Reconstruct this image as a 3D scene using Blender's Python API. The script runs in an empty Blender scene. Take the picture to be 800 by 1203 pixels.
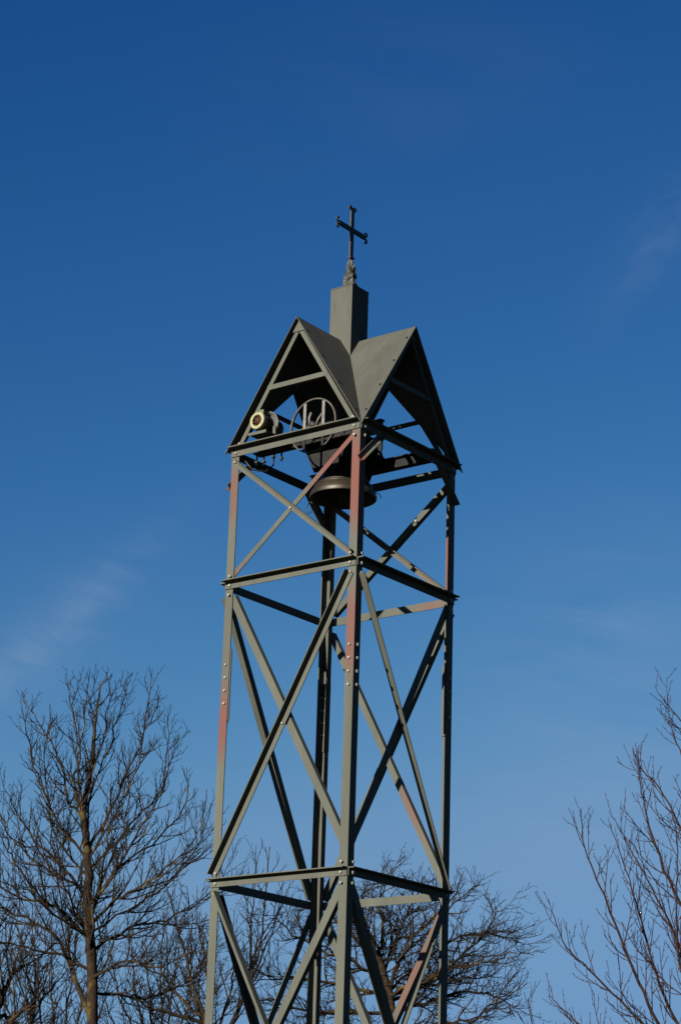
import bpy, math, random
from math import sin, cos, pi, radians
from mathutils import Vector, Matrix

# ------------------------------------------------------------------ scene / camera
scene = bpy.context.scene
col = scene.collection
EYE = 1.65                       # eye height above the ground
FPX, PITCH, ROLL = 2635.09, 0.320980, 0.0321345     # focal length in pixels of an 800x1203 frame
TX, TY, TH = 0.0204774, 18.598866, -0.660133801     # tower position and heading
HS = 0.70                        # half side of the tower, over the outer faces of the legs
ZR = [0.303 + EYE, 2.8539 + EYE, 5.405 + EYE, 6.6083 + EYE]      # ring beam levels (lower edge)
ZA, ZB, ZC = ZR[1], ZR[2], ZR[3]
SUN_AZ, SUN_EL = radians(1.9), radians(19.0)        # azimuth past the left face's normal, elevation

cd = bpy.data.cameras.new('camera'); cam = bpy.data.objects.new('camera', cd); col.objects.link(cam)
cd.sensor_fit = 'VERTICAL'; cd.sensor_height = 24.0; cd.sensor_width = 24.0
cd.lens = 24.0*FPX/1203.0; cd.clip_start = 0.05; cd.clip_end = 6000
r0 = Vector((1, 0, 0)); fw = Vector((0, cos(PITCH), sin(PITCH))); u0 = Vector((0, -sin(PITCH), cos(PITCH)))
up = -sin(ROLL)*r0 + cos(ROLL)*u0; rt = cos(ROLL)*r0 + sin(ROLL)*u0
M = Matrix((rt, up, -fw)).transposed().to_4x4(); M.translation = Vector((0, 0, EYE))
cam.matrix_world = M
scene.camera = cam

def at(px, py, Y):
    """world point on the vertical plane y=Y, for laying out the trees' main limbs"""
    a, b = px-400.0, 601.5-py
    d = rt*(a/FPX) + up*(b/FPX) + fw
    return Vector((0, 0, EYE)) + d*(Y/d.y)

scene.render.engine = 'CYCLES'
vs = scene.view_settings
vs.view_transform = 'Standard'; vs.look = 'None'; vs.exposure = 1.72; vs.gamma = 1.0; vs.use_curve_mapping = False

# ------------------------------------------------------------------ object helpers
def tag(o, label=None, cat=None, group=None, kind=None):
    if label: o['label'] = label
    if cat: o['category'] = cat
    if group: o['group'] = group
    if kind: o['kind'] = kind
    return o

def empty(name, loc, rz=0.0):
    o = bpy.data.objects.new(name, None); o.empty_display_size = 0.2
    o.location = loc; o.rotation_euler = (0, 0, rz); col.objects.link(o); return o

class MB:
    """collects shapes, build() links them as one mesh object"""
    def __init__(self): self.v = []; self.f = []; self.w = []; self.sm = []
    def add(self, vs_, fs, wear=None, smooth=False):
        n = len(self.v); self.v += [tuple(p) for p in vs_]
        self.f += [tuple(i+n for i in f) for f in fs]
        self.sm += [smooth]*len(fs)
        self.w += wear if wear else [0.0]*len(vs_)
        return self
    def box(self, c, s, rot=None):
        vs_ = []
        for dx in (-.5, .5):
            for dy in (-.5, .5):
                for dz in (-.5, .5):
                    p = Vector((dx*s[0], dy*s[1], dz*s[2]))
                    if rot: p = rot @ p
                    vs_.append(p+Vector(c))
        return self.add(vs_, [(0,1,3,2),(4,6,7,5),(0,4,5,1),(2,3,7,6),(0,2,6,4),(1,5,7,3)])
    def prism(self, poly, n, t0, t1):
        """poly: 3-D polygon in a plane of normal n, extruded from t0 to t1 along n"""
        k = len(poly); n = Vector(n)
        a = [Vector(p)+n*t0 for p in poly]; b = [Vector(p)+n*t1 for p in poly]
        fs = [tuple(range(k))[::-1], tuple(range(k, 2*k))] + [(i, (i+1) % k, k+(i+1) % k, k+i) for i in range(k)]
        return self.add(a+b, fs)
    def extrude(self, p0, p1, e, n, prof, seg=1, wear=None):
        """profile [(along e, along n)] swept from p0 to p1; wear(z, s) gives the worn-paint amount"""
        p0, p1, e, n = map(Vector, (p0, p1, e, n)); k = len(prof); vs_ = []; ws = []; fs = []
        for i in range(seg+1):
            c = p0.lerp(p1, i/seg)
            for (a, b) in prof:
                vs_.append(c+e*a+n*b); ws.append(wear(c.z, i/seg) if wear else 0.0)
        for i in range(seg):
            for j in range(k):
                j2 = (j+1) % k
                fs.append((i*k+j, i*k+j2, (i+1)*k+j2, (i+1)*k+j))
        fs.append(tuple(range(k))[::-1]); fs.append(tuple(seg*k+j for j in range(k)))
        return self.add(vs_, fs, ws)
    def tube(self, pts, rad, sides=6, caps=True, smooth=True):
        pts = [Vector(p) for p in pts]; m = len(pts)
        if not hasattr(rad, '__len__'): rad = [rad]*m
        t = (pts[1]-pts[0]).normalized()
        a = t.orthogonal().normalized(); vs_ = []; fs = []
        for i, p in enumerate(pts):
            if i < m-1: d = pts[i+1]-p
            else: d = p-pts[i-1]
            if 0 < i < m-1: d = pts[i+1]-pts[i-1]
            d.normalize(); a = (a-d*a.dot(d))
            a = a.normalized() if a.length > 1e-6 else d.orthogonal().normalized()
            b = d.cross(a)
            for j in range(sides):
                q = 2*pi*j/sides; vs_.append(p+(a*cos(q)+b*sin(q))*rad[i])
        for i in range(m-1):
            for j in range(sides):
                j2 = (j+1) % sides
                fs.append((i*sides+j, i*sides+j2, (i+1)*sides+j2, (i+1)*sides+j))
        if caps:
            fs.append(tuple(range(sides))[::-1]); fs.append(tuple((m-1)*sides+j for j in range(sides)))
        return self.add(vs_, fs, None, smooth)
    def lathe(self, c, prof, axis=(0, 0, 1), sides=48, closed=False, smooth=True):
        """prof: [(r, h)] about axis through c"""
        c = Vector(c); ax = Vector(axis).normalized(); a = ax.orthogonal().normalized(); b = ax.cross(a)
        k = len(prof); vs_ = []; fs = []
        for i in range(sides):
            q = 2*pi*i/sides; d = a*cos(q)+b*sin(q)
            for (r, h) in prof: vs_.append(c+d*r+ax*h)
        for i in range(sides):
            i2 = (i+1) % sides
            for j in range(k if closed else k-1):
                j2 = (j+1) % k
                fs.append((i*k+j, i2*k+j, i2*k+j2, i*k+j2))
        return self.add(vs_, fs, None, smooth)
    def build(self, name, mat, parent=None):
        me = bpy.data.meshes.new(name); me.from_pydata(self.v, [], self.f)
        me.polygons.foreach_set('use_smooth', self.sm)
        if any(self.w):
            at_ = me.attributes.new('wear', 'FLOAT', 'POINT'); at_.data.foreach_set('value', self.w)
        me.materials.append(mat); me.update()
        import bmesh
        bm = bmesh.new(); bm.from_mesh(me); bmesh.ops.recalc_face_normals(bm, faces=bm.faces); bm.to_mesh(me); bm.free()
        o = bpy.data.objects.new(name, me); col.objects.link(o)
        if parent: o.parent = parent
        return o

# ------------------------------------------------------------------ materials
def newmat(name):
    m = bpy.data.materials.new(name); m.use_nodes = True
    nt = m.node_tree; b = nt.nodes['Principled BSDF']; return m, nt, b
def N(nt, t, **kw):
    n = nt.nodes.new(t)
    for k, v in kw.items():
        if k in n.inputs: n.inputs[k].default_value = v
        else: setattr(n, k, v)
    return n
def mixrgb(nt, fac, a, b):
    m = nt.nodes.new('ShaderNodeMix'); m.data_type = 'RGBA'
    for s, v in ((0, fac), (6, a), (7, b)):
        if hasattr(v, 'is_output') or isinstance(v, bpy.types.NodeSocket): nt.links.new(v, m.inputs[s])
        elif s == 0: m.inputs[0].default_value = v
        else: m.inputs[s].default_value = (*v, 1)
    return m.outputs[2]
def ramp(nt, inp, p0, p1):
    r = nt.nodes.new('ShaderNodeMapRange'); r.inputs[1].default_value = p0; r.inputs[2].default_value = p1
    nt.links.new(inp, r.inputs[0]); return r.outputs[0]
def math2(nt, op, a, b):
    m = nt.nodes.new('ShaderNodeMath'); m.operation = op
    for i, v in enumerate((a, b)):
        if isinstance(v, (int, float)): m.inputs[i].default_value = v
        else: nt.links.new(v, m.inputs[i])
    return m.outputs[0]

def paint_mat(name, base, worn=True, rough=0.62, spec=0.15):
    """old grey-green tower paint: blotchy, faded, the red primer coming through where 'wear' says so"""
    base = tuple(x*.8 for x in base)
    m, nt, b = newmat(name)
    tc = N(nt, 'ShaderNodeTexCoord'); mp = N(nt, 'ShaderNodeMapping'); mp.inputs['Scale'].default_value = (1, 1, .16)
    nt.links.new(tc.outputs['Object'], mp.inputs['Vector'])
    n1 = N(nt, 'ShaderNodeTexNoise', Scale=4.0, Detail=5.0, Roughness=.6); nt.links.new(mp.outputs[0], n1.inputs['Vector'])
    n2 = N(nt, 'ShaderNodeTexNoise', Scale=30.0, Detail=4.0, Roughness=.65); nt.links.new(mp.outputs[0], n2.inputs['Vector'])
    c = mixrgb(nt, ramp(nt, n1.outputs[0], .3, .72), tuple(x*.78 for x in base), tuple(x*1.16 for x in base))
    c = mixrgb(nt, ramp(nt, n2.outputs[0], .60, .76), c, (base[0]*.62, base[1]*.55, base[2]*.45))
    if worn:
        at_ = N(nt, 'ShaderNodeAttribute', attribute_name='wear')
        w = math2(nt, 'ADD', at_.outputs['Fac'], math2(nt, 'MULTIPLY', math2(nt, 'SUBTRACT', n1.outputs[0], .5), 1.3))
        w = math2(nt, 'ADD', w, math2(nt, 'MULTIPLY', math2(nt, 'SUBTRACT', n2.outputs[0], .5), .9))
        fac = ramp(nt, w, .25, 1.0)
        fac = math2(nt, 'MULTIPLY', fac, ramp(nt, at_.outputs['Fac'], .02, .25))
        red = mixrgb(nt, ramp(nt, n2.outputs[0], .35, .65), (.072, .0188, .0152), (.059, .025, .0185))
        c = mixrgb(nt, fac, c, red)
    nt.links.new(c, b.inputs['Base Color'])
    b.inputs['Roughness'].default_value = rough; b.inputs['Specular IOR Level'].default_value = spec
    bp_ = N(nt, 'ShaderNodeBump', Strength=.12, Distance=.004); nt.links.new(n2.outputs[0], bp_.inputs['Height'])
    nt.links.new(bp_.outputs[0], b.inputs['Normal'])
    return m
def noise_mat(name, c1, c2, scale=8.0, rough=.7, metal=0.0, spec=.3, bump=.2, lo=.35, hi=.65):
    c1, c2 = tuple(x*.8 for x in c1), tuple(x*.8 for x in c2)
    m, nt, b = newmat(name)
    tc = N(nt, 'ShaderNodeTexCoord')
    n1 = N(nt, 'ShaderNodeTexNoise', Scale=scale, Detail=6.0, Roughness=.62); nt.links.new(tc.outputs['Object'], n1.inputs['Vector'])
    nt.links.new(mixrgb(nt, ramp(nt, n1.outputs[0], lo, hi), c1, c2), b.inputs['Base Color'])
    b.inputs['Roughness'].default_value = rough; b.inputs['Metallic'].default_value = metal
    b.inputs['Specular IOR Level'].default_value = spec
    if bump:
        bp_ = N(nt, 'ShaderNodeBump', Strength=bump, Distance=.01); nt.links.new(n1.outputs[0], bp_.inputs['Height'])
        nt.links.new(bp_.outputs[0], b.inputs['Normal'])
    return m

PAINT = paint_mat('grey_green_paint', (.0495, .0510, .0408))
SHEET = paint_mat('roof_sheet_paint', (.0460, .0465, .0385), worn=False, rough=.65, spec=.12)
ZINC = noise_mat('galvanised_bolt', (.15, .14, .125), (.22, .21, .18), 60, .45, .3, .5, 0)
BLACK = noise_mat('black_iron', (.010, .011, .011), (.017, .017, .016), 20, .55, .2, .35, .2)
LEAD = noise_mat('lead_flashing', (.009, .010, .008), (.034, .034, .027), 26, .6, .1, .3, .6)
BRONZE = noise_mat('bell_bronze', (.010, .007, .0035), (.025, .018, .009), 9, .5, .35, .4, .15)
DARKSTEEL = noise_mat('dark_steel', (.008, .008, .0075), (.015, .014, .013), 14, .6, .1, .3, .2)
SHADE_BLACK = noise_mat('shade_black_iron', (.004, .004, .004), (.008, .0075, .007), 14, .75, 0, .15, .2)  # black of the screws; on beams, yoke and lower spokes it paints shade
WHEELP = noise_mat('worn_wheel_paint', (.030, .024, .020), (.065, .054, .046), 25, .55, .1, .3, .2)
PALE = noise_mat('pale_bar_paint', (.05, .047, .043), (.105, .10, .094), 25, .6, 0, .3, .2)
CREAM = noise_mat('cream_ring_paint', (.15, .138, .072), (.21, .19, .105), 30, .55, 0, .35, .1)
RUST = noise_mat('rusty_fan', (.022, .010, .006), (.055, .024, .014), 40, .85, 0, .15, .4)
MOTORG = noise_mat('green_motor_paint', (.016, .021, .011), (.032, .040, .020), 18, .5, 0, .35, .15)
CONC = noise_mat('concrete', (.22, .21, .19), (.34, .33, .30), 12, .9, 0, .2, .4)
GRASS = noise_mat('winter_grass', (.012, .015, .006), (.024, .026, .010), 3, .95, 0, .1, .6)

def bark(name, c1, c2, lichen, amount):
    c1, c2, lichen = (tuple(x*.85 for x in c) for c in (c1, c2, lichen))
    m, nt, b = newmat(name)
    tc = N(nt, 'ShaderNodeTexCoord')
    n1 = N(nt, 'ShaderNodeTexNoise', Scale=14.0, Detail=5.0, Roughness=.65); nt.links.new(tc.outputs['Object'], n1.inputs['Vector'])
    n2 = N(nt, 'ShaderNodeTexNoise', Scale=5.5, Detail=4.0, Roughness=.6); nt.links.new(tc.outputs['Object'], n2.inputs['Vector'])
    c = mixrgb(nt, ramp(nt, n1.outputs[0], .35, .65), c1, c2)
    c = mixrgb(nt, math2(nt, 'MULTIPLY', ramp(nt, n2.outputs[0], .55, .66), amount), c, lichen)
    nt.links.new(c, b.inputs['Base Color']); b.inputs['Roughness'].default_value = .9
    b.inputs['Specular IOR Level'].default_value = .15
    bp_ = N(nt, 'ShaderNodeBump', Strength=.5, Distance=.02); nt.links.new(n1.outputs[0], bp_.inputs['Height'])
    nt.links.new(bp_.outputs[0], b.inputs['Normal'])
    return m
BARK = bark('fruit_tree_bark', (.0065, .0038, .0018), (.018, .0100, .0045), (.060, .039, .008), .8)
TWIG = bark('fruit_tree_twigs', (.003, .0017, .0011), (.008, .0042, .0024), (.034, .021, .005), .35)
BARK2 = bark('reddish_bark', (.009, .0038, .0026), (.022, .0090, .0050), (.04, .024, .009), .3)
TWIG2 = bark('reddish_twigs', (.011, .0034, .0030), (.024, .0075, .0062), (.026, .012, .008), .2)

# ------------------------------------------------------------------ ground
g = MB(); S_ = 3000.0; n_ = 24
# one sheet out to the horizon, with very gentle unevenness near by
import itertools
xs = [-S_, -800, -250, -90, -40, -20, -10, -5, 0, 5, 10, 20, 40, 90, 250, 800, S_]
rg = random.Random(2)
vv = []; ff = []
for j, y in enumerate(xs):
    for i, x in enumerate(xs):
        vv.append((x, y+10, 0.0))
for j in range(len(xs)-1):
    for i in range(len(xs)-1):
        a = j*len(xs)+i; ff.append((a, a+1, a+1+len(xs), a+len(xs)))
g.add(vv, ff)
tag(g.build('ground', GRASS), kind='structure')

# ------------------------------------------------------------------ the bell tower
tower = empty('bell_tower', (TX, TY, 0), TH)
tag(tower, 'tall grey-green steel lattice bell tower with a four-gabled roof and a cross on top', 'bell tower')
LT = .009                                        # steel thickness
LW = .082                                        # leg flange width
ex, ey, ez = Vector((1, 0, 0)), Vector((0, 1, 0)), Vector((0, 0, 1))
CORN = {'L': (-1, -1), 'F': (1, -1), 'R': (1, 1), 'K': (-1, 1)}
def bump(z, spots):
    """sum of soft intervals (z0, z1, strength) in metres above the eye"""
    s = 0.0
    for (a, b, k) in spots:
        h = .34
        t = min((z-EYE-a)/h, (b-(z-EYE))/h); s += k*max(0.0, min(1.0, t+.5))
    return min(s, 1.0)
LEGWEAR = {'L': [(6.0, 6.56, .62), (3.95, 4.5, .95), (4.6, 5.2, .30)], 'F': [(5.75, 6.6, 1.0), (4.45, 5.2, .75)],
           'R': [(5.45, 6.15, .8), (4.1, 5.1, .5), (1.5, 2.4, .2)], 'K': []}
legs = {}
for k, (sx, sy) in CORN.items():
    e, n = ex*(-sx), ey*(-sy)                    # flanges run inwards from the corner
    prof = [(0, 0), (LW, 0), (LW, LT), (LT, LT), (LT, LW), (0, LW)]
    m = MB().extrude((sx*HS, sy*HS, 0.06), (sx*HS, sy*HS, ZC+.075), e, n, prof, 90, (lambda z, s, k=k: bump(z, LEGWEAR[k])))
    legs[k] = m.build('leg', PAINT, tower)
tag(legs['F'], 'corner leg with long patches of faded red primer')
tag(legs['L'], 'corner leg with red primer showing near the top and mid height')
for k, (sx, sy) in CORN.items():                 # footings, below the frame
    f = MB().box((sx*.68, sy*.68, .03), (.34, .34, .10)).build('footing', CONC, tower)

# the four faces: (left corner seen from outside, right corner, outward normal)
FACES = {'LF': ('L', 'F', -ey), 'FR': ('F', 'R', ex), 'RB': ('R', 'K', ey), 'LB': ('K', 'L', -ex)}
def fpt(face, a, z, off=0.0):
    """point on a face: a in -1..1 from its left to its right corner seen from outside"""
    l, r, n = FACES[face]
    pl = Vector((*CORN[l], 0))*HS; pr = Vector((*CORN[r], 0))*HS
    p = pl.lerp(pr, (a+1)/2); p.z = z
    return p+n*off
def fdir(face):
    l, r, n = FACES[face]; return (Vector((*CORN[r], 0))-Vector((*CORN[l], 0))).normalized()

def hexbolt_mesh():
    m = MB(); k = 6
    vs_ = [(cos(pi/3*i)*.0155, 0, sin(pi/3*i)*.0155) for i in range(k)] + [(cos(pi/3*i)*.0155, -.008, sin(pi/3*i)*.0155) for i in range(k)] \
        + [(cos(pi/3*i)*.011, -.0125, sin(pi/3*i)*.011) for i in range(k)]
    fs = [(i, (i+1) % k, k+(i+1) % k, k+i) for i in range(k)] + [(k+i, k+(i+1) % k, 2*k+(i+1) % k, 2*k+i) for i in range(k)] + [tuple(range(2*k, 3*k)), tuple(range(k))[::-1]]
    m.add(vs_, fs); o = m.build('bolt', ZINC); me = o.data
    bpy.data.objects.remove(o); return me
BOLT = hexbolt_mesh()
brng = random.Random(5)
def bolt(parent, face, a, z, off):
    """hex bolt head standing on a face; a in metres from the face's centre line"""
    o = bpy.data.objects.new('bolt', BOLT); col.objects.link(o); o.parent = parent
    n = FACES[face][2]; p = fpt(face, a/HS, z, off)
    o.location = p
    o.rotation_euler = (0, 0, math.atan2(n.y, n.x)+pi/2)
    s = brng.uniform(.75, .95); o.scale = (s, 1, s)
    return o

# ring beams: an angle with its upper flange turned outwards, four per level
beams = {}
for iz, z in enumerate(ZR):
    w = (.068, .068, .070, .080)[iz]; fl = (.062, .062, .068, .072)[iz]
    for face in FACES:
        d = fdir(face); n = FACES[face][2]
        prof = [(0, 0), (0, LT), (w-LT, LT), (w-LT, fl), (w, fl), (w, 0)]
        ext = .001 if face in ('LF', 'RB') else -.001
        wear = None
        if face == 'RB' and iz == 2: wear = lambda z_, s: max(0, min(.6, 1.5*(.42-abs(s-.18)*2.2)))
        if face == 'LF' and iz == 3: wear = lambda z_, s: .18
        p0 = fpt(face, -1, z, .002)-d*ext; p1 = fpt(face, 1, z, .002)+d*ext
        m = MB().extrude(p0, p1, ez, n, prof, 24, wear)
        beams[face, iz] = m.build('ring_beam', PAINT, tower)

def brace(name, face, p, q, w, f, edge, outside, out_flange, wear=None, extra=0.0):
    """diagonal angle on a face from p to q ((a metres, z)); edge +1: flange on the left of the travel p->q seen from outside"""
    n = FACES[face][2]; d = fdir(face)
    P, Q = (fpt(face, p[0]/HS, p[1]), fpt(face, q[0]/HS, q[1]))
    t = (Q-P).normalized(); e = n.cross(t).normalized()*edge      # towards the flange edge
    o0 = (.0025+extra if outside else -LT-.0025)
    s = 1 if out_flange else -1
    if outside: a0, a1 = 0, LT
    else: a0, a1 = -LT, 0
    P = P+n*o0; Q = Q+n*o0
    if out_flange: prof = [(-w/2, a0), (w/2, a0), (w/2, a0+f), (w/2-LT, a0+f), (w/2-LT, a1), (-w/2, a1)]
    else: prof = [(-w/2, a1), (w/2, a1), (w/2, a1-f), (w/2-LT, a1-f), (w/2-LT, a0), (-w/2, a0)]
    return MB().extrude(P, Q, e, n, prof, 24, wear).build(name, PAINT, tower)

# face coordinates run left to right seen from outside: on LF a=x, on FR a=y, on RB a=-x, on LB a=-y
h = .655
# top panel (C to B): crosses on the front-left and back-right faces
br = {}
br['LFc1'] = brace('cross_brace', 'LF', (-.66, ZC-.05), (.655, ZB+.105), .052, .05, 1, True, True)
br['LFc2'] = brace('cross_brace', 'LF', (.635, ZC-.03), (-.64, ZB+.12), .045, .05, -1, False, False,
                   lambda z, s: max(0, min(1, 1.6-2.7*s)) if s < .6 else max(0, min(.5, (s-.62)*1.6)))
br['RBc1'] = brace('cross_brace', 'RB', (-.64, ZC-.07), (.62, ZB+.11), .055, .05, -1, True, True, lambda z, s: .35 if .12 < s < .2 else 0)
br['RBc2'] = brace('cross_brace', 'RB', (.64, ZC-.07), (-.64, ZB+.11), .055, .05, -1, False, False, lambda z, s: .4 if .6 < s < .9 else 0)
# knee braces on the other two faces
for face in ('FR', 'LB'):
    l_, r_ = (-1, 1)
    for sgn in (-1, 1):
        # out-turned flange on the upper or lower side, ends running past the leg
        wr = (lambda z, s: max(0, .9-2.2*s)) if (face, sgn) in (('FR', -1), ('LB', 1)) else None
        brace('knee_brace', face, (sgn*.715, ZC-.275), (sgn*.40, ZC+.035), .055, .055, (1 if sgn > 0 else -1)*(1 if face == 'FR' and sgn < 0 else 1), True, True, wr)
# two tall panels, the crossing mirrored from one to the next
for (zt, zb, flip) in ((ZB, ZA, 1), (ZA, ZR[0], -1)):
    t_, b_ = zt-.05, zb+.095
    ti = t_-.02; bi = b_+.17
    first = flip == 1
    s = flip
    # front left: the outer one falls from F to L in the upper panel
    br['LF', first, 1] = brace('cross_brace', 'LF', (s*.650, t_), (-s*.675, b_), .062, .062, -1 if first else 1, True, True)
    br['LF', first, 2] = brace('cross_brace', 'LF', (-s*.635, ti), (s*.642, bi), .068, .05, 1, False, False)
    # front right: the outer one falls from F to R in the upper panel
    br['FR', first, 1] = brace('cross_brace', 'FR', (-s*.64, t_), (s*.665, b_), .055, .055, (-1 if first else -1), True, True)
    br['FR', first, 2] = brace('cross_brace', 'FR', (s*.635, t_+.02), (-s*.642, bi), .070, .06, (1 if first else -1), False, False)
    wr = (lambda z, q: max(0, .5-abs(q-.7)*2)) if first else (lambda z, q: max(0, .8-abs(q-.2)*2.0))
    # back right and back left, seen from inside; flanges turned out
    br['RB', first, 1] = brace('cross_brace', 'RB', (s*.64, ti), (-s*.65, b_+.02), .058, .052, -1, True, True, wr)
    br['RB', first, 2] = brace('cross_brace', 'RB', (-s*.64, t_), (s*.645, b_), .060, .055, -1, True, True, None, .016)
    br['LB', first, 1] = brace('cross_brace', 'LB', (s*.65, t_), (-s*.66, b_), .062, .055, (1 if first else -1), True, True)
    br['LB', first, 2] = brace('cross_brace', 'LB', (-s*.64, ti), (s*.645, b_+.02), .07, .05, -1, first, first, None, .016)

# bolt heads on the outer faces that show
for face, k in (('LF', 'L'), ('LF', 'F'), ('FR', 'F'), ('FR', 'R')):
    l, r, n = FACES[face]; s = -1 if k == l else 1
    for iz, z in enumerate(ZR):
        if iz == 0: continue
        bolt(legs[k], face, s*.645, z+.028, .0115)
        bolt(legs[k], face, s*(.65), z-.055, .012)
        if iz != 3: bolt(legs[k], face, s*.648, z+.112, .012)
    for i in range(4):
        bolt(legs[k], face, s*.655, 4.402+EYE+.112*i, 0.001)
bolt(legs['L'], 'LF', -.62, ZC+.115, .0); bolt(legs['F'], 'LF', .62, ZC+.115, .0)
for key, a, z in (('LFc1', -.01, ZB+.615), (('LF', True, 1), -.005, ZA+1.30), (('LF', False, 1), 0.0, ZR[0]+1.30)):
    bolt(br[key], 'LF', a, z, .0125)
# bolts seen on the inside of the far leg and braces
for i in range(4):
    for face, s in (('RB', 1), ('LB', -1)):
        o = bolt(legs['K'], face, s*.655, 4.402+EYE+.112*i, -LT-.001); o.rotation_euler.z += pi
for a, z in ((-.30, ZC-.37), (.30, ZC-.32), (.0, ZB+.60)):
    o = bolt(br['RBc2'], 'RB', a, z, -LT-.015); o.rotation_euler.z += pi
# splice plates inside each leg
for k, (sx, sy) in CORN.items():
    m = MB().box((sx*(HS-LT-.0435), sy*(HS-LT-.005), 4.56+EYE), (.079, .010, .62))
    m.build('splice_plate', PAINT, tower)
    m = MB().box((sx*(HS-LT-.005), sy*(HS-LT-.047), 4.56+EYE), (.010, .070, .62))
    m.build('splice_plate', PAINT, tower)

# ---- roof: four crossing gables in folded sheet
ROH = .748; ZAP = 7.772+EYE; ZEV = 6.628+EYE; RT = .006
slope = math.atan2(ZAP-ZEV, ROH)
def rot4(i): return Matrix.Rotation(i*pi/2, 3, 'Z')
for i in range(4):
    Rm = rot4(i)                                   # i=0: the gable over the front-left face (-y)
    for sgn in (-1, 1):
        tri = [Vector((0, -ROH, ZAP)), Vector((sgn*ROH, -ROH, ZEV)), Vector((sgn*.003, -.003, ZAP-.004))]
        n = Vector((sgn*sin(slope), 0, cos(slope)))
        m = MB().prism([Rm @ p for p in tri], Rm @ n, -RT, 0)
        sh = m.build('roof_panel', SHEET, tower)
        # dark screw heads along the gable edge
        if i in (0, 1) and sgn == (1 if i == 0 else -1):
            for t in (.12, .36, .61, .86):
                p = Vector((0, -ROH+.035, ZAP)).lerp(Vector((sgn*ROH, -ROH+.035, ZEV)), t)
                MB().lathe(Rm @ (p-n*.001), [(0, .011), (.010, .009), (.013, 0)], Rm @ n, 8).build('screw', SHADE_BLACK, sh)
    # gable frame standing over the ring beam
    yy = -HS
    for sgn in (-1, 1):
        off = .052
        a = Vector((sgn*.012, yy, ZAP-.042)); b = Vector((sgn*(ROH-.062), yy, ZEV+.035))
        t = (b-a).normalized(); e = Vector((-t.z, 0, t.x))*(1 if sgn > 0 else -1)   # away from the roof
        e = Vector((sgn*-abs(t.z), 0, -abs(t.x)))
        prof = [(.016, -.0), (.056, -.0), (.056, .008), (.024, .008), (.024, .045), (.016, .045)]
        m = MB().extrude(Rm @ a, Rm @ b, Rm @ e, Rm @ ey, prof, 4, lambda z, s: .15)
        m.build('rafter', PAINT, tower)
    zt = 7.185+EYE
    hw = (ZAP-zt)/math.tan(slope)-.055
    prof = [(0, 0), (.044, 0), (.044, .008), (.008, .008), (.008, .045), (0, .045)]
    MB().extrude(Rm @ Vector((-hw, yy-.002, zt-.022)), Rm @ Vector((hw, yy-.002, zt-.022)), ez, Rm @ ey, prof, 4).build('gable_tie', PAINT, tower)
    gp = [Vector((0, yy-.004, ZAP-.02)), Vector((-.072, yy-.004, ZAP-.128)), Vector((.072, yy-.004, ZAP-.128))]
    MB().prism([Rm @ p for p in gp], Rm @ -ey, 0, .005).build('gusset_plate', PAINT, tower)

# ---- turret box, finial and cross
BH = .121; ZT = 8.280+EYE
m = MB().box((0, 0, (7.58+EYE+ZT)/2), (2*BH, 2*BH, ZT-7.58-EYE))
turret = m.build('turret', SHEET, tower)
MB().box((0, 0, ZT+.004), (2*BH+.008, 2*BH+.008, .008)).build('turret_cap', SHEET, turret)
rg = random.Random(8); fin = MB(); rings = 14; sides = 12; vs_ = []; fs = []
for i in range(rings):
    t = i/(rings-1); z = ZT+.008+t*.30
    r = .046*(1-t)**.8+.021+.005*sin(t*14)*(1-t)
    for j in range(sides):
        q = 2*pi*j/sides
        rr = r*(1+.22*sin(3*q+4.5*t*2)+rg.uniform(-.22, .22)*(1 if t < .8 else .4))
        vs_.append((cos(q)*rr, sin(q)*rr, z+rg.uniform(-.006, .006)*(0 < i < rings-1)))
for i in range(rings-1):
    for j in range(sides):
        j2 = (j+1) % sides; fs.append((i*sides+j, i*sides+j2, (i+1)*sides+j2, (i+1)*sides+j))
fs.append(tuple((rings-1)*sides+j for j in range(sides)))
fin.add(vs_, fs, None, False)
fin.build('finial', LEAD, turret)
c = MB(); ZX = 8.895+EYE; CT = 9.10+EYE
c.box((0, 0, (ZT+.28+CT)/2), (.016, .046, CT-ZT-.28))
c.box((.001, 0, ZX), (.020, .40, .042))
c.box((0, .0, ZT+.335), (.04, .06, .012))
def scroll(bm, base, out, side):
    """a split, curled bar end: leaves along 'out', curls to 'side'"""
    pts = []; R = .021
    for i in range(11):
        q = -pi/2+i/10*radians(245)
        rr = R*(1-.35*i/10)
        pts.append(base+out*(.012)+side*(R*.35)+side*(R+rr*sin(q))*1.0+out*(cos(q)*rr))
    pts = [base]+pts
    bm.tube(pts, [.010]*4+[.009]*4+[.008]*4, 6)
for sg in (-1, 1):
    for s2 in (-1, 1):
        scroll(c, Vector((0, sg*.197, ZX+s2*.006)), ey*sg, ez*s2)
for s2 in (-1, 1):
    scroll(c, Vector((0, s2*.006, CT-.005)), ez, ey*s2)
cr = c.build('cross', BLACK, tower)

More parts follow.
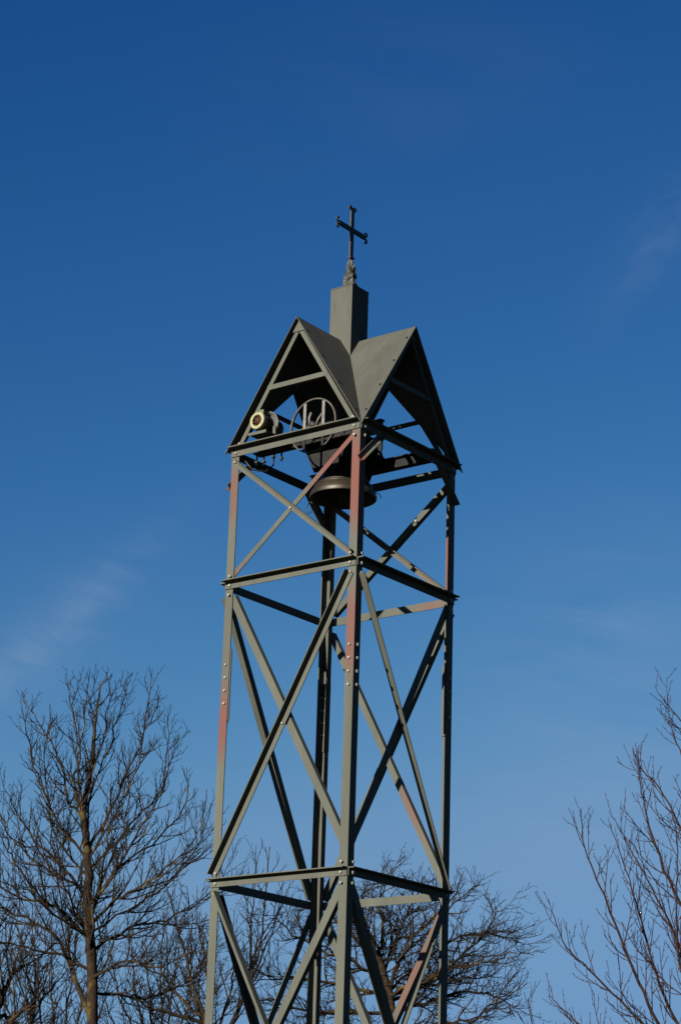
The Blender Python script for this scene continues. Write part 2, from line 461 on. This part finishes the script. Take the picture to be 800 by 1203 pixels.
# ---- bell carrying beams and bearings
def ibeam(p0, p1, hgt, wid):
    t = .010
    prof = [(0, -wid/2), (0, wid/2), (t, wid/2), (t, t/2), (hgt-t, t/2), (hgt-t, wid/2), (hgt, wid/2), (hgt, -wid/2), (hgt-t, -wid/2), (hgt-t, -t/2), (t, -t/2), (t, -wid/2)]
    d = (Vector(p1)-Vector(p0)).normalized()
    return MB().extrude(p0, p1, ez, ez.cross(d), prof, 4)
ZBB = 6.652+EYE
ibeam((-HS+.02, .40, ZBB), (HS-.012, .40, ZBB), .105, .075).build('bell_beam', SHADE_BLACK, tower)  # near-black colour keeps a sunlit patch off the beams
ibeam((-HS+.02, -.37, 6.715+EYE), (HS-.012, -.37, 6.715+EYE), .075, .06).build('bell_beam', SHADE_BLACK, tower)
AX = Vector((.035, 0, 6.83+EYE))
def pedestal(y, zb, hw0, hw1):
    """bearing block with flared feet"""
    prof = []
    zt_ = AX.z+.055
    L_ = [(hw0, zb), (hw0, zb+.012), (hw1+.03, zb+min(.03, (AX.z-zb)*.4)), (hw1+.008, zb+min(.075, (AX.z-zb)*.75)), (hw1, AX.z), (hw1*.72, AX.z+.04), (hw1*.3, zt_)]
    poly = [Vector((AX.x+a, y, z)) for a, z in L_]+[Vector((AX.x-a, y, z)) for a, z in reversed(L_)]
    return MB().prism(poly, ey, -.04, .04)
pedestal(.40, ZBB+.106, .12, .055).build('bearing_block', SHADE_BLACK, tower)
pedestal(-.37, 6.791+EYE, .10, .05).build('bearing_block', SHADE_BLACK, tower)

# ---- drive motor on its shelf, inside the front-left gable
mc = Vector((-.403, -.740, 6.885+EYE)); md = ey
mo = MB()
mo.lathe(mc, [(0, .035), (.064, .03), (.070, .05), (.066, .075), (.066, .28), (.058, .30), (.02, .305), (.02, .33), (0, .33)], md, 28)
for i in range(24):                              # cooling ribs
    q = 2*pi*i/24; d = Vector((cos(q), 0, sin(q)))
    rot = Matrix((d, ey, d.cross(ey))).transposed()
    mo.box(mc+md*.18+d*.068, (.014, .20, .005), rot)
motor = mo.build('electric_motor', MOTORG, tower)
MB().lathe(mc, [(.050, -.002), (.076, -.002), (.079, .006), (.079, .040), (.071, .046), (.052, .012)], md, 32, closed=True).build('end_ring', CREAM, motor)
fn = MB().lathe(mc, [(0, .004), (.014, .006), (.016, .026), (0, .028)], md, 12)
for i in range(8):
    q = 2*pi*i/8; d = Vector((cos(q), 0, sin(q))); rot = Matrix((d, ey, d.cross(ey))).transposed() @ Matrix.Rotation(radians(35), 3, 'X')
    fn.box(mc+md*.017+d*.033, (.044, .004, .020), rot)
fn.build('fan', RUST, motor)
MB().box(mc+md*.075+Vector((.01, 0, .088)), (.055, .070, .045)).build('terminal_box', noise_mat('terminal_box_paint', (.05, .062, .027), (.075, .085, .04), 20, .5), motor)
sh = MB().box(mc+Vector((.03, .10, -.125)), (.20, .24, .010))
sh.box(mc+Vector((.03, -.022, -.127)), (.20, .006, .026))
for x in (-.045, .10): sh.box(mc+Vector((x, .17, -.075)), (.03, .10, .085))
sh.box(mc+Vector((.03, .13, -.172)), (.16, .10, .080))
sh.build('motor_shelf', PAINT, motor)
MB().lathe(mc+md*.14, [(.02, 0), (.118, 0), (.122, .006), (.122, .018), (.118, .024), (.02, .024)], md, 40, closed=True).build('sprocket', DARKSTEEL, motor)
MB().lathe(mc+md*.14, [(.117, -.003), (.126, -.003), (.126, .006), (.117, .006)], md, 40, closed=True).build('sprocket_lit_rim', PALE, motor)  # pale ring painted as the sunlit edge of the disc
hg = MB()
for (x, y, l) in ((-.50, -.60, .05), (-.42, -.60, .07), (-.30, -.62, .035), (-.24, -.58, .06)):
    hg.tube([(x, y, 6.64+EYE), (x, y, 6.585-l+EYE)], .008, 8)
    hg.box((x, y, 6.59-l*.6+EYE), (.026, .026, .016))
hg.box((-.36, -.60, 6.632+EYE), (.32, .06, .012))
hg.build('hanging_bolts', DARKSTEEL, motor)
# feed cable looping under the eaves beam
cb = [Vector((-.47, -.40, 6.70+EYE)), Vector((-.46, -.42, 6.58+EYE)), Vector((-.48, -.50, 6.50+EYE)), Vector((-.55, -.60, 6.50+EYE)), Vector((-.60, -.64, 6.58+EYE))]
MB().tube(cb, .007, 6).build('cable', BLACK, motor)

# ------------------------------------------------------------------ the bell (hangs in the tower, swings on its own axle)
bell = empty('bell', tuple(tower.matrix_basis @ Vector((0, 0, 6.305+EYE))), TH)
tag(bell, 'dark bronze church bell hanging from a steel yoke with a spoked drive wheel', 'bell')
RM = .292
outer = [(RM, .0), (RM+.004, .018), (RM-.004, .045), (RM-.030, .085), (RM-.068, .14), (RM-.098, .21), (RM-.118, .29), (RM-.130, .36), (RM-.142, .405), (RM-.170, .44), (.05, .462), (0, .464)]
inner = [(0, .44), (.10, .43), (RM-.175, .40), (RM-.155, .33), (RM-.125, .22), (RM-.09, .13), (RM-.05, .06), (RM-.03, .02)]
MB().lathe((0, 0, 0), outer+inner+[(RM-.012, .0)], (0, 0, 1), 72, closed=False).lathe((0, 0, .0), [(RM-.012, 0), (RM, 0)], (0, 0, 1), 72).build('bell_shell', BRONZE, bell)
rb = MB()
for hh, rr in ((.105, RM-.044), (.125, RM-.057), (.365, RM-.131), (.385, RM-.137)):
    rb.lathe((0, 0, hh), [(rr, -.005), (rr+.007, 0), (rr, .005)], (0, 0, 1), 72)
rb.build('moulding', BRONZE, bell)
MB().tube([(0, 0, .43), (0, 0, .10)], [.012, .018], 8).lathe((0, 0, .045), [(0, -.055), (.03, -.045), (.045, -.01), (.04, .03), (.015, .06), (0, .06)], (0, 0, 1), 20).build('clapper', BLACK, bell)
yk = MB()
axz = AX.z-6.305-EYE
# wide hanger plates front and back, narrowing down to the crown of the bell
for y in (-.26, .20):
    poly = [(-.262, axz+.05), (.262, axz+.05), (.262, axz-.04), (.240, axz-.10), (.125, .19), (-.125, .19), (-.240, axz-.10), (-.262, axz-.04)]
    yk.prism([Vector((x, y, z)) for x, z in poly], ey, -.008, .008)
yk.box((.0, -.03, axz+.02), (.42, .44, .05))
yk.box((.035, -.02, axz+.065), (.13, .60, .04))
yk.build('yoke', SHADE_BLACK, bell)  # shade on the hanger plates is put into this near-black colour
for (x, y) in ((-.09, -.06), (.09, -.06), (-.09, .06), (.09, .06)):
    MB().tube([(x, y, .40), (x, y, axz+.06)], .014, 8).build('hanger_strap', BLACK, bell)
MB().tube([(AX.x, -.53, axz), (AX.x, .445, axz)], .028, 16).build('axle', BLACK, bell)
wy = -.50; wc = Vector((AX.x, wy, axz-.005))
wheel = MB().lathe(wc, [(.238, -.011), (.250, -.011), (.250, -.006), (.245, -.003), (.245, .003), (.250, .006), (.250, .011), (.238, .011)], ey, 64, closed=True).build('drive_wheel', WHEELP, bell)
for x in (-.092, .112):
    zz = math.sqrt(.236**2-x*x)
    MB().box(wc+Vector((x, -.004, zz*.5-.02)), (.030, .012, zz+.04)).build('spoke', PALE, wheel)
    MB().box(wc+Vector((x, -.004, -zz*.5-.02)), (.026, .010, zz-.04)).build('spoke', SHADE_BLACK, wheel)  # lower half of the bar: ring beam's shadow put into its colour
MB().box(wc+Vector((.01, .008, -.01)), (.20, .012, .05)).build('hub_plate', RUST, wheel)
rp = MB().tube([wc+Vector((-.03, -.012, -.02)), wc+Vector((-.035, -.016, .07)), wc+Vector((-.02, -.01, .12))], .011, 8)
rp.tube([wc+Vector((.03, -.012, -.03)), wc+Vector((.065, -.018, .04)), wc+Vector((.10, -.012, .09))], .008, 8)
rp.build('release_lever', PALE, wheel)
# thin wire loops at the mouth
MB().tube([Vector((.29*cos(q0), .30*sin(q0), 0.03))+Vector((0.0, 0.0, 0.0))+Vector((cos(t)*.045*.6, cos(t)*.045*.6, sin(t)*.05+.0)) for q0, t in [(radians(45), i*pi/6) for i in range(0, 9)]], .004, 5).build('wire_loop', BLACK, bell)
MB().tube([Vector((-.26, -.14, -.075))+Vector((cos(t)*.045, cos(t)*-.02, sin(t)*.055)) for t in [i*pi/7 for i in range(1, 14)]], .004, 5).build('wire_loop', BLACK, bell)

# ------------------------------------------------------------------ trees
class Tree:
    def __init__(self, seed): self.r = random.Random(seed); self.limbs = []; self.twigs = []
    def poly(self, p, d, L, r0, r1, n, wob, trop):
        pts = [p.copy()]; d = d.normalized()
        for i in range(n):
            j = Vector((self.r.gauss(0, 1), self.r.gauss(0, 1), self.r.gauss(0, 1)))*wob
            d = (d+j+Vector((0, 0, trop/n))).normalized(); pts.append(pts[-1]+d*(L/n))
        rad = [r0+(r1-r0)*(i/n) for i in range(n+1)]
        return pts, rad
    def side(self, d, ang):
        a = d.orthogonal().normalized(); b = d.cross(a).normalized(); q = self.r.uniform(0, 2*pi)
        return d*cos(ang)+(a*cos(q)+b*sin(q))*sin(ang)
    def ivl(self, pts, t):
        L = [0.0]
        for i in range(1, len(pts)): L.append(L[-1]+(pts[i]-pts[i-1]).length)
        s = t*L[-1]
        for i in range(1, len(pts)):
            if s <= L[i] or i == len(pts)-1:
                u = (s-L[i-1])/max(1e-6, L[i]-L[i-1]); return pts[i-1].lerp(pts[i], u), (pts[i]-pts[i-1]).normalized(), L[-1]
    def grow(self, pts, rad, lvl, P, keep=0.0):
        """children along a branch; P[lvl] = dict(step, len, ang, trop, wob, rad)"""
        if lvl >= len(P): return
        q = P[lvl]; L = self.ivl(pts, 1.0)[2]
        s = max(keep*L, q['step']*self.r.uniform(.3, 1.0))
        while s < L:
            t = s/L; p, d, _ = self.ivl(pts, t)
            ln = q['len']*self.r.uniform(.45, 1.15)*(1-q.get('taper', .45)*t)
            if lvl == 0: ln = min(ln, L*.75+.1)
            dd = self.side(d, radians(q['ang'])*self.r.uniform(.6, 1.25))
            if dd.z < -.2: dd.z *= .4
            i = min(len(rad)-1, int(t*(len(rad)-1))); r0 = min(q['rad'], rad[i]*.75)
            n = q.get('n', 4)
            c, cr_ = self.poly(p, dd, ln, r0, max(q['tip'], .0022), n, q['wob'], q['trop'])
            (self.limbs if q.get('limb') else self.twigs).append((c, cr_))
            self.grow(c, cr_, lvl+1, P, .08)
            s += q['step']*self.r.uniform(.6, 1.4)
    def smooth(self, pts, k=4, wob=.02):
        out = []
        m = len(pts)
        for i in range(m-1):
            p0 = pts[max(0, i-1)]; p1 = pts[i]; p2 = pts[i+1]; p3 = pts[min(m-1, i+2)]
            for j in range(k):
                t = j/k
                v = .5*((2*p1)+(p2-p0)*t+(2*p0-5*p1+4*p2-p3)*t*t+(3*p1-p0-3*p2+p3)*t**3)
                if i+j > 0: v = v+Vector((self.r.gauss(0, wob), self.r.gauss(0, wob), self.r.gauss(0, wob)))
                out.append(v)
        out.append(pts[-1]); return out
    def limb(self, px, Y, depth, r0, r1, P, keep=.0, k=4, wob=.012, lvl=0):
        n = len(px)
        pts = [at(x, y, Y+depth*i/(n-1)) if not isinstance(x, Vector) else x for i, (x, y) in enumerate(px)]
        pts = self.smooth(pts, k, wob); m = len(pts)
        rad = [r0+(r1-r0)*(i/(m-1))**.8 for i in range(m)]
        self.limbs.append((pts, rad)); self.grow(pts, rad, lvl, P, keep); return pts, rad
    def build(self, name, label, base, mats, trunk, group='bare trees and bushes around the tower'):
        root = empty(name, tuple(base)); tag(root, label, 'tree', group)
        b = Vector(base)
        def mesh(lst, nm, mat, sides):
            m = MB()
            for pts, rad in lst: m.tube([p-b for p in pts], rad, sides(rad), caps=False)
            return m.build(nm, mat, root)
        mesh(trunk, 'trunk', mats[0], lambda r_: 12)
        mesh(self.limbs, 'limbs', mats[0], lambda r_: 7 if r_[0] > .012 else 5)
        mesh(self.twigs, 'crown', mats[1], lambda r_: 3)
        return root

def P_fruit(k=1.0, g=1.0):
    return [dict(step=.110*g, len=.85*k, ang=46, trop=.80, wob=.085, rad=.011, tip=.0030, n=7, limb=True),
            dict(step=.085*g, len=.38*k, ang=46, trop=.75, wob=.10, rad=.0052, tip=.0024, n=5),
            dict(step=.105*g, len=.12, ang=50, trop=.5, wob=.12, rad=.0034, tip=.0020, n=3)]

# tall pear-shaped tree on the left
T = Tree(11); Y = 24.0; P = P_fruit()
tr = T.smooth([Vector((at(108, 1203, Y).x, Y, -.05)), at(108, 1203, Y), at(104, 1080, Y), at(103, 1000, Y), at(98, 955, Y), at(107, 905, Y), at(112, 855, Y), at(118, 800, Y)], 5, .006)
trad = [.060*(1-i/(len(tr)-1))**.8+.005 for i in range(len(tr))]
T.grow(tr[12:], trad[12:], 0, P_fruit(.62, 1.3), .0)
for px, dep, r0 in [
    ([(108, 1085), (130, 1062), (160, 1045), (205, 1012), (240, 965)], -.7, .030),
    ([(106, 1105), (75, 1072), (40, 1058), (5, 1045), (-20, 1020)], -.5, .032),
    ([(107, 1200), (85, 1140), (65, 1098), (30, 1080), (-10, 1060)], .6, .050),
    ([(102, 1000), (125, 960), (150, 905), (168, 862), (178, 795)], .35, .028),
    ([(99, 962), (80, 938), (76, 905), (55, 862), (38, 835)], .3, .026),
    ([(98, 955), (88, 920), (92, 880), (85, 835), (82, 812)], -.3, .022),
    ([(104, 1055), (70, 1015), (40, 985), (18, 950), (5, 925)], .55, .026),
    ([(105, 1065), (135, 1025), (165, 975), (190, 930), (205, 880)], -.5, .026),
    ([(103, 1010), (65, 960), (48, 920), (36, 880), (30, 850)], -.6, .022),
    ([(104, 1020), (140, 985), (160, 960), (192, 925), (197, 850)], .8, .022),
    ([(107, 1120), (150, 1090), (185, 1085), (235, 1060), (262, 1030)], .6, .028),
    ([(107, 1140), (60, 1120), (20, 1110), (-20, 1105)], -.4, .028),
    ([(107, 1150), (150, 1130), (190, 1135), (240, 1110)], -.7, .026),
    ([(107, 1170), (140, 1168), (180, 1170), (225, 1150), (250, 1120)], .9, .026),
    ([(106, 1125), (110, 1075), (120, 1030), (128, 985), (130, 930)], -1.0, .024),
    ([(106, 1125), (95, 1080), (75, 1040), (62, 990), (64, 935)], 1.1, .024),
    ([(106, 1090), (118, 1040), (135, 1000), (150, 950), (152, 890)], 1.2, .022),
    ([(101, 985), (108, 930), (128, 880), (140, 838), (148, 818)], .5, .018),
    ([(98, 958), (92, 905), (100, 850), (104, 805)], -.5, .016),
    ([(104, 1030), (66, 985), (57, 930), (52, 892), (60, 850)], -.2, .018),
    ([(105, 1060), (150, 1012), (188, 985), (215, 950), (222, 925)], -.1, .02),
    ([(104, 1045), (52, 1018), (20, 990), (2, 960), (-6, 935)], .2, .02),
    ([(103, 1010), (136, 955), (158, 910), (168, 870), (186, 830)], -.8, .018),
    ([(106, 1100), (150, 1068), (195, 1040), (228, 1000), (236, 985)], .3, .02),
    ([(106, 1095), (60, 1070), (30, 1030), (12, 1000), (8, 985)], -.9, .02),
    ([(108, 905), (122, 870), (126, 835), (136, 810)], .2, .012),
    ([(112, 855), (106, 830), (110, 808)], .1, .009)]:
    T.limb(px, Y, dep, r0*.72, .0045, P if px[-1][1] > 930 else P_fruit(.60, .98), .08)
    e_ = T.limbs[[i for i in range(len(T.limbs)) if T.limbs[i][1][0] == r0*.72][-1]][0]
    for j in (-1, -1, -4, -7):
        c_, cr_ = T.poly(e_[j], Vector((T.r.uniform(-.35, .35), T.r.uniform(-.3, .3), 1)), T.r.uniform(.10, .27), .0042, .0022, 5, .06, .3)
        T.twigs.append((c_, cr_)); T.grow(c_, cr_, 2, P, .2)
T.build('bare_tree', 'tall bare tree left of the tower with a straight trunk and a pointed crown', (tr[0].x, Y, 0), (BARK, TWIG), [(tr, trad)])

# wide low fruit tree behind the tower's foot
T = Tree(23); Y = 25.5
P = [dict(step=.066, len=.60, ang=54, trop=.30, wob=.13, rad=.011, tip=.0032, n=7, limb=True),
     dict(step=.070, len=.32, ang=50, trop=.35, wob=.15, rad=.0055, tip=.0024, n=5),
     dict(step=.075, len=.12, ang=52, trop=.3, wob=.15, rad=.0034, tip=.0020, n=3)]
tr = T.smooth([Vector((at(462, 1203, Y).x, Y, -.05)), at(462, 1260, Y), at(460, 1203, Y), at(456, 1165, Y), at(445, 1125, Y)], 5, .006)
trad = [.085-.045*i/(len(tr)-1) for i in range(len(tr))]
for px, dep, r0 in [
    ([(456, 1170), (480, 1160), (520, 1140), (560, 1132), (600, 1118)], -.5, .040),
    ([(458, 1178), (500, 1155), (540, 1125), (575, 1090), (582, 1065)], .5, .036),
    ([(456, 1165), (475, 1120), (500, 1085), (535, 1060), (560, 1040)], -.7, .036),
    ([(445, 1125), (450, 1090), (445, 1060), (455, 1040), (460, 1020)], .3, .030),
    ([(445, 1125), (430, 1090), (425, 1060), (432, 1035)], -.6, .028),
    ([(448, 1135), (425, 1110), (400, 1090), (378, 1060), (365, 1045)], .5, .034),
    ([(452, 1150), (415, 1130), (375, 1115), (335, 1090), (318, 1060)], -.4, .036),
    ([(456, 1170), (410, 1160), (360, 1150), (320, 1150), (290, 1130)], .6, .036),
    ([(460, 1190), (400, 1190), (350, 1185), (310, 1175), (285, 1180)], -.6, .034),
    ([(460, 1190), (510, 1175), (550, 1165), (590, 1175), (605, 1195)], .7, .034),
    ([(462, 1215), (520, 1200), (560, 1195), (600, 1150)], -.3, .034),
    ([(450, 1145), (470, 1090), (490, 1050), (495, 1035)], .9, .026),
    ([(452, 1155), (440, 1105), (410, 1070), (400, 1050)], 1.0, .026),
    ([(462, 1230), (420, 1220), (380, 1210), (340, 1215)], .6, .03),
    ([(455, 1165), (495, 1130), (540, 1100), (590, 1100), (615, 1110)], 1.0, .028),
    ([(457, 1172), (510, 1150), (550, 1150), (580, 1145)], 1.1, .028)]:
    T.limb(px, Y, dep, r0*.72, .0045, P, .08)
T.build('bare_tree', 'wide low bare fruit tree behind the foot of the tower', (tr[0].x, Y, 0), (BARK, TWIG), [(tr, trad)])

# tree with upright water shoots between the two
T = Tree(37); Y = 28.0
P = [dict(step=.17, len=.75, ang=36, trop=.9, wob=.10, rad=.013, tip=.004, n=5),
     dict(step=.16, len=.32, ang=42, trop=.5, wob=.13, rad=.006, tip=.003, n=4),
     dict(step=.14, len=.12, ang=48, trop=.3, wob=.15, rad=.004, tip=.0028, n=3)]
tr = T.smooth([Vector((at(255, 1203, Y).x, Y, -.05)), at(255, 1300, Y), at(250, 1230, Y), at(240, 1190, Y)], 5, .006)
trad = [.10-.05*i/(len(tr)-1) for i in range(len(tr))]
for px, dep, r0 in [
    ([(255, 1240), (285, 1180), (295, 1130), (296, 1080), (302, 1012)], .2, .024),
    ([(255, 1235), (290, 1160), (306, 1110), (312, 1050), (317, 995)], -.3, .022),
    ([(290, 1160), (310, 1120), (325, 1080), (332, 1062)], .3, .016),
    ([(250, 1215), (225, 1150), (215, 1110), (205, 1075), (200, 1050)], .4, .028),
    ([(250, 1220), (245, 1160), (238, 1120), (232, 1085)], -.4, .026),
    ([(245, 1200), (210, 1170), (185, 1140), (165, 1120)], .3, .028),
    ([(245, 1205), (200, 1190), (170, 1180), (150, 1150)], -.5, .028),
    ([(250, 1225), (270, 1170), (275, 1130), (272, 1095)], .6, .022),
    ([(250, 1230), (230, 1180), (222, 1150), (225, 1100)], .8, .022)]:
    T.limb(px, Y, dep, r0, .006, P, .10)
T.build('bare_tree', 'small bare tree with thin upright shoots seen through the left half of the tower', (tr[0].x, Y, 0), (BARK, TWIG), [(tr, trad)])

# low spreading tree at the left edge
T = Tree(41); Y = 21.5; P = P_fruit(.9)
tr = T.smooth([Vector((at(-25, 1203, Y).x, Y, -.05)), at(-25, 1300, Y), at(-15, 1220, Y), at(0, 1170, Y)], 5, .006)
trad = [.10-.05*i/(len(tr)-1) for i in range(len(tr))]
for px, dep, r0 in [
    ([(0, 1172), (12, 1150), (28, 1130), (30, 1095)], .3, .030),
    ([(-15, 1220), (20, 1190), (45, 1180), (70, 1150)], -.5, .030),
    ([(-10, 1200), (5, 1192), (20, 1203), (40, 1215)], .2, .028),
    ([(-15, 1215), (35, 1210), (42, 1160), (38, 1120)], .6, .028),
    ([(0, 1170), (-10, 1130), (-20, 1090)], -.3, .030)]:
    T.limb(px, Y, dep, r0, .006, P, .12)
T.build('bare_tree', 'low bare tree cut off by the left edge of the picture', (tr[0].x, Y, 0), (BARK, TWIG), [(tr, trad)])

# two tangled bushes filling the gap under the tall tree's crown
for seed, cx_, tops, label in ((61, 62, [(-20, 1110), (10, 1085), (40, 1100), (62, 1075), (90, 1095), (118, 1100), (-5, 1150), (130, 1150)], 'tangled bare bush low to the left of the tall tree trunk'),
                        (67, 185, [(130, 1120), (150, 1085), (172, 1098), (192, 1070), (212, 1082), (240, 1095), (262, 1130), (120, 1165)], 'tangled bare bush between the tall tree trunk and the tower')):
    T = Tree(seed); Y = 29.0
    P = [dict(step=.10, len=.62, ang=46, trop=.6, wob=.13, rad=.009, tip=.003, n=6),
         dict(step=.085, len=.30, ang=50, trop=.45, wob=.15, rad=.005, tip=.0026, n=4),
         dict(step=.09, len=.11, ang=52, trop=.3, wob=.15, rad=.0034, tip=.0022, n=3)]
    bx = at(cx_, 1203, Y).x
    stem = T.smooth([Vector((bx, Y, -.05)), at(cx_+2, 1400, Y), at(cx_-2, 1300, Y)], 4, .006); srad = [.07-.03*i/(len(stem)-1) for i in range(len(stem))]
    for i, (x, y) in enumerate(tops):
        T.limb([(cx_-2, 1300), (cx_+(x-cx_)*.45, 1300-(1300-y)*.42), (cx_+(x-cx_)*.8, 1300-(1300-y)*.72), (x, y)], Y, (-.9, .6, -.3, 1.0, .2, -.6, .5, -.2)[i], .022, .0045, P, .25)
    T.build('bare_bush', label, (bx, Y, 0), (BARK, TWIG), [(stem, srad)])

# tree at the right edge: long reddish limbs fanning up to the left
T = Tree(53); Y = 17.0
P = [dict(taper=.75, step=.12, len=.66, ang=33, trop=.85, wob=.035, rad=.0058, tip=.0024, n=8),
     dict(step=.08, len=.24, ang=44, trop=.75, wob=.06, rad=.0034, tip=.0020, n=5),
     dict(step=.06, len=.035, ang=48, trop=.3, wob=.10, rad=.0026, tip=.0020, n=2)]
tr = T.smooth([Vector((at(835, 1203, Y).x, Y, -.05)), at(835, 1400, Y), at(828, 1300, Y), at(822, 1240, Y), at(828, 1150, Y), at(835, 1050, Y)], 5, .006)
trad = [.075-.05*i/(len(tr)-1) for i in range(len(tr))]
for px, dep, r0 in [
    ([(822, 1260), (775, 1203), (745, 1140), (720, 1080), (700, 1030), (682, 985), (676, 938)], -.3, .020),
    ([(822, 1270), (780, 1225), (740, 1180), (695, 1135), (660, 1100), (645, 1062)], -.5, .017),
    ([(825, 1240), (790, 1190), (765, 1130), (748, 1070), (730, 1010), (712, 955)], .4, .018),
    ([(828, 1180), (805, 1130), (785, 1080), (760, 1030), (735, 985), (716, 948)], .6, .015),
    ([(830, 1120), (800, 1060), (775, 1010), (758, 960), (747, 910), (745, 880)], -.3, .016),
    ([(835, 1060), (815, 1000), (795, 960), (770, 915), (748, 892), (744, 904)], .3, .014),
    ([(838, 1030), (820, 960), (805, 900), (790, 860), (780, 835)], .5, .013),
    ([(842, 960), (820, 880), (795, 835), (768, 802)], -.3, .012),
    ([(822, 1290), (760, 1250), (710, 1215), (670, 1185), (648, 1165), (640, 1155)], .3, .014),
    ([(822, 1290), (720, 1260), (650, 1230), (625, 1203), (615, 1160)], -.2, .011),
    ([(826, 1230), (800, 1150), (790, 1080), (790, 1000), (787, 950)], -.7, .015),
    ([(832, 1150), (818, 1080), (808, 1010), (804, 960), (806, 920)], .7, .012)]:
    T.limb([(x+5, y+13) for x, y in px], Y, dep, r0*.85, .0030, P, .18, 5, .004)
T.build('bare_tree', 'bare tree at the right edge with long reddish shoots fanning up to the left', (tr[0].x, Y, 0), (BARK2, TWIG2), [(tr, trad)])

# ------------------------------------------------------------------ light and sky
sl = Vector((-sin(SUN_AZ)*cos(SUN_EL), -cos(SUN_AZ)*cos(SUN_EL), sin(SUN_EL)))
sw = Matrix.Rotation(TH, 3, 'Z') @ sl
ld = bpy.data.lights.new('sun', 'SUN'); ld.energy = 4.9; ld.angle = radians(.5); ld.color = (1.0, .95, .83)
lo = bpy.data.objects.new('sun', ld); col.objects.link(lo); lo.location = (sw*60)
lo.rotation_euler = sw.to_track_quat('Z', 'Y').to_euler()

world = bpy.data.worlds.new('World'); scene.world = world; world.use_nodes = True
nt = world.node_tree; bg = nt.nodes['Background']; bg.inputs[1].default_value = 0.05
sky = nt.nodes.new('ShaderNodeTexSky'); sky.sky_type = 'NISHITA'; sky.sun_disc = False
sky.sun_elevation = SUN_EL; sky.sun_rotation = math.atan2(sw.x, sw.y)
sky.altitude = 300; sky.air_density = 1.0; sky.dust_density = .6; sky.ozone_density = 3.0
# grade of the sky: a deeper, more saturated blue towards the zenith, as the film saw it
sp = nt.nodes.new('ShaderNodeSeparateColor'); nt.links.new(sky.outputs[0], sp.inputs[0])
cb_ = nt.nodes.new('ShaderNodeCombineColor')
for i, (pw, gn, mx) in enumerate(((2.43, 4.75, .157), (1.47, 1.215, .312), (1.02, .915, .56))):
    v = math2(nt, 'MULTIPLY', sp.outputs[i], .1)
    v = math2(nt, 'MULTIPLY', math2(nt, 'POWER', v, pw), gn)
    sm_ = nt.nodes.new('ShaderNodeMath'); sm_.operation = 'SMOOTH_MIN'; sm_.inputs[1].default_value = mx; sm_.inputs[2].default_value = mx*.5
    nt.links.new(v, sm_.inputs[0]); v = math2(nt, 'MULTIPLY', sm_.outputs[0], 6.071)   # 1 / (0.05 * 2**1.72), so the picture's sky stays as graded
    nt.links.new(v, cb_.inputs[i])
# thin cirrus at fixed places in the sky
K_ = 6.071
def vmath(op, a, b):
    n = nt.nodes.new('ShaderNodeVectorMath'); n.operation = op
    for i, v in enumerate((a, b)):
        if isinstance(v, bpy.types.NodeSocket): nt.links.new(v, n.inputs[i])
        else: n.inputs[i].default_value = v
    return n
tcw = nt.nodes.new('ShaderNodeTexCoord'); gd = tcw.outputs['Generated']
cur = cb_.outputs[0]
def cirrus(p0, p1, width, strength, ripple, seed):
    """wisp lying along the great circle from direction p0 to p1"""
    global cur
    d0 = (at(*p0, 100)-Vector((0, 0, EYE))).normalized(); d1 = (at(*p1, 100)-Vector((0, 0, EYE))).normalized()
    c = (d0+d1).normalized(); a = (d1-d0); L = a.length/2; a = (a-c*a.dot(c)).normalized(); b = c.cross(a)
    u = vmath('DOT_PRODUCT', gd, tuple(a)).outputs['Value']; v = vmath('DOT_PRODUCT', gd, tuple(b)).outputs['Value']
    f = vmath('DOT_PRODUCT', gd, tuple(c)).outputs['Value']
    cx = nt.nodes.new('ShaderNodeCombineXYZ')
    h0 = (at((p0[0]+p1[0])/2+10, (p0[1]+p1[1])/2+ripple[2], 100)-Vector((0, 0, EYE))).normalized(); h_ = (h0-c); h_ = (h_-c*h_.dot(c)).normalized(); k_ = c.cross(h_)
    nt.links.new(math2(nt, 'MULTIPLY', vmath('DOT_PRODUCT', gd, tuple(h_)).outputs['Value'], ripple[0]), cx.inputs[0])
    nt.links.new(math2(nt, 'MULTIPLY', vmath('DOT_PRODUCT', gd, tuple(k_)).outputs['Value'], ripple[1]), cx.inputs[1])
    cx.inputs[2].default_value = seed
    nz = nt.nodes.new('ShaderNodeTexNoise'); nz.inputs['Scale'].default_value = 1.0; nz.inputs['Detail'].default_value = 4.0
    nz.inputs['Roughness'].default_value = .55; nz.inputs['Distortion'].default_value = .6
    nt.links.new(cx.outputs[0], nz.inputs['Vector'])
    e1 = math2(nt, 'POWER', math2(nt, 'ABSOLUTE', math2(nt, 'DIVIDE', u, L), 0.0), 2.0)
    e2 = math2(nt, 'POWER', math2(nt, 'ABSOLUTE', math2(nt, 'DIVIDE', v, width), 0.0), 2.0)
    g_ = math2(nt, 'POWER', 2.718, math2(nt, 'MULTIPLY', math2(nt, 'ADD', e1, e2), -1.2))
    m = math2(nt, 'MULTIPLY', g_, math2(nt, 'MULTIPLY', ramp(nt, nz.outputs[0], .28, .74), strength))
    m = math2(nt, 'MULTIPLY', m, math2(nt, 'GREATER_THAN', f, .3))
    cur = mixrgb(nt, m, cur, (.36*K_, .44*K_, .58*K_))
cirrus((-60, 850), (185, 630), .011, .18, (30, 110, 2.2), 1.0)
cirrus((-90, 850), (150, 690), .024, .15, (30, 70, 2.0), 4.0)
cirrus((720, 360), (840, 190), .014, .11, (45, 60, -9), 7.0)
cirrus((560, 800), (840, 700), .045, .17, (14, 60, 1), 12.0)
cirrus((250, 130), (700, 60), .05, .03, (10, 40, 1), 17.0)
cirrus((560, 960), (860, 900), .03, .14, (12, 60, 1), 23.0)
nt.links.new(cur, bg.inputs[0])
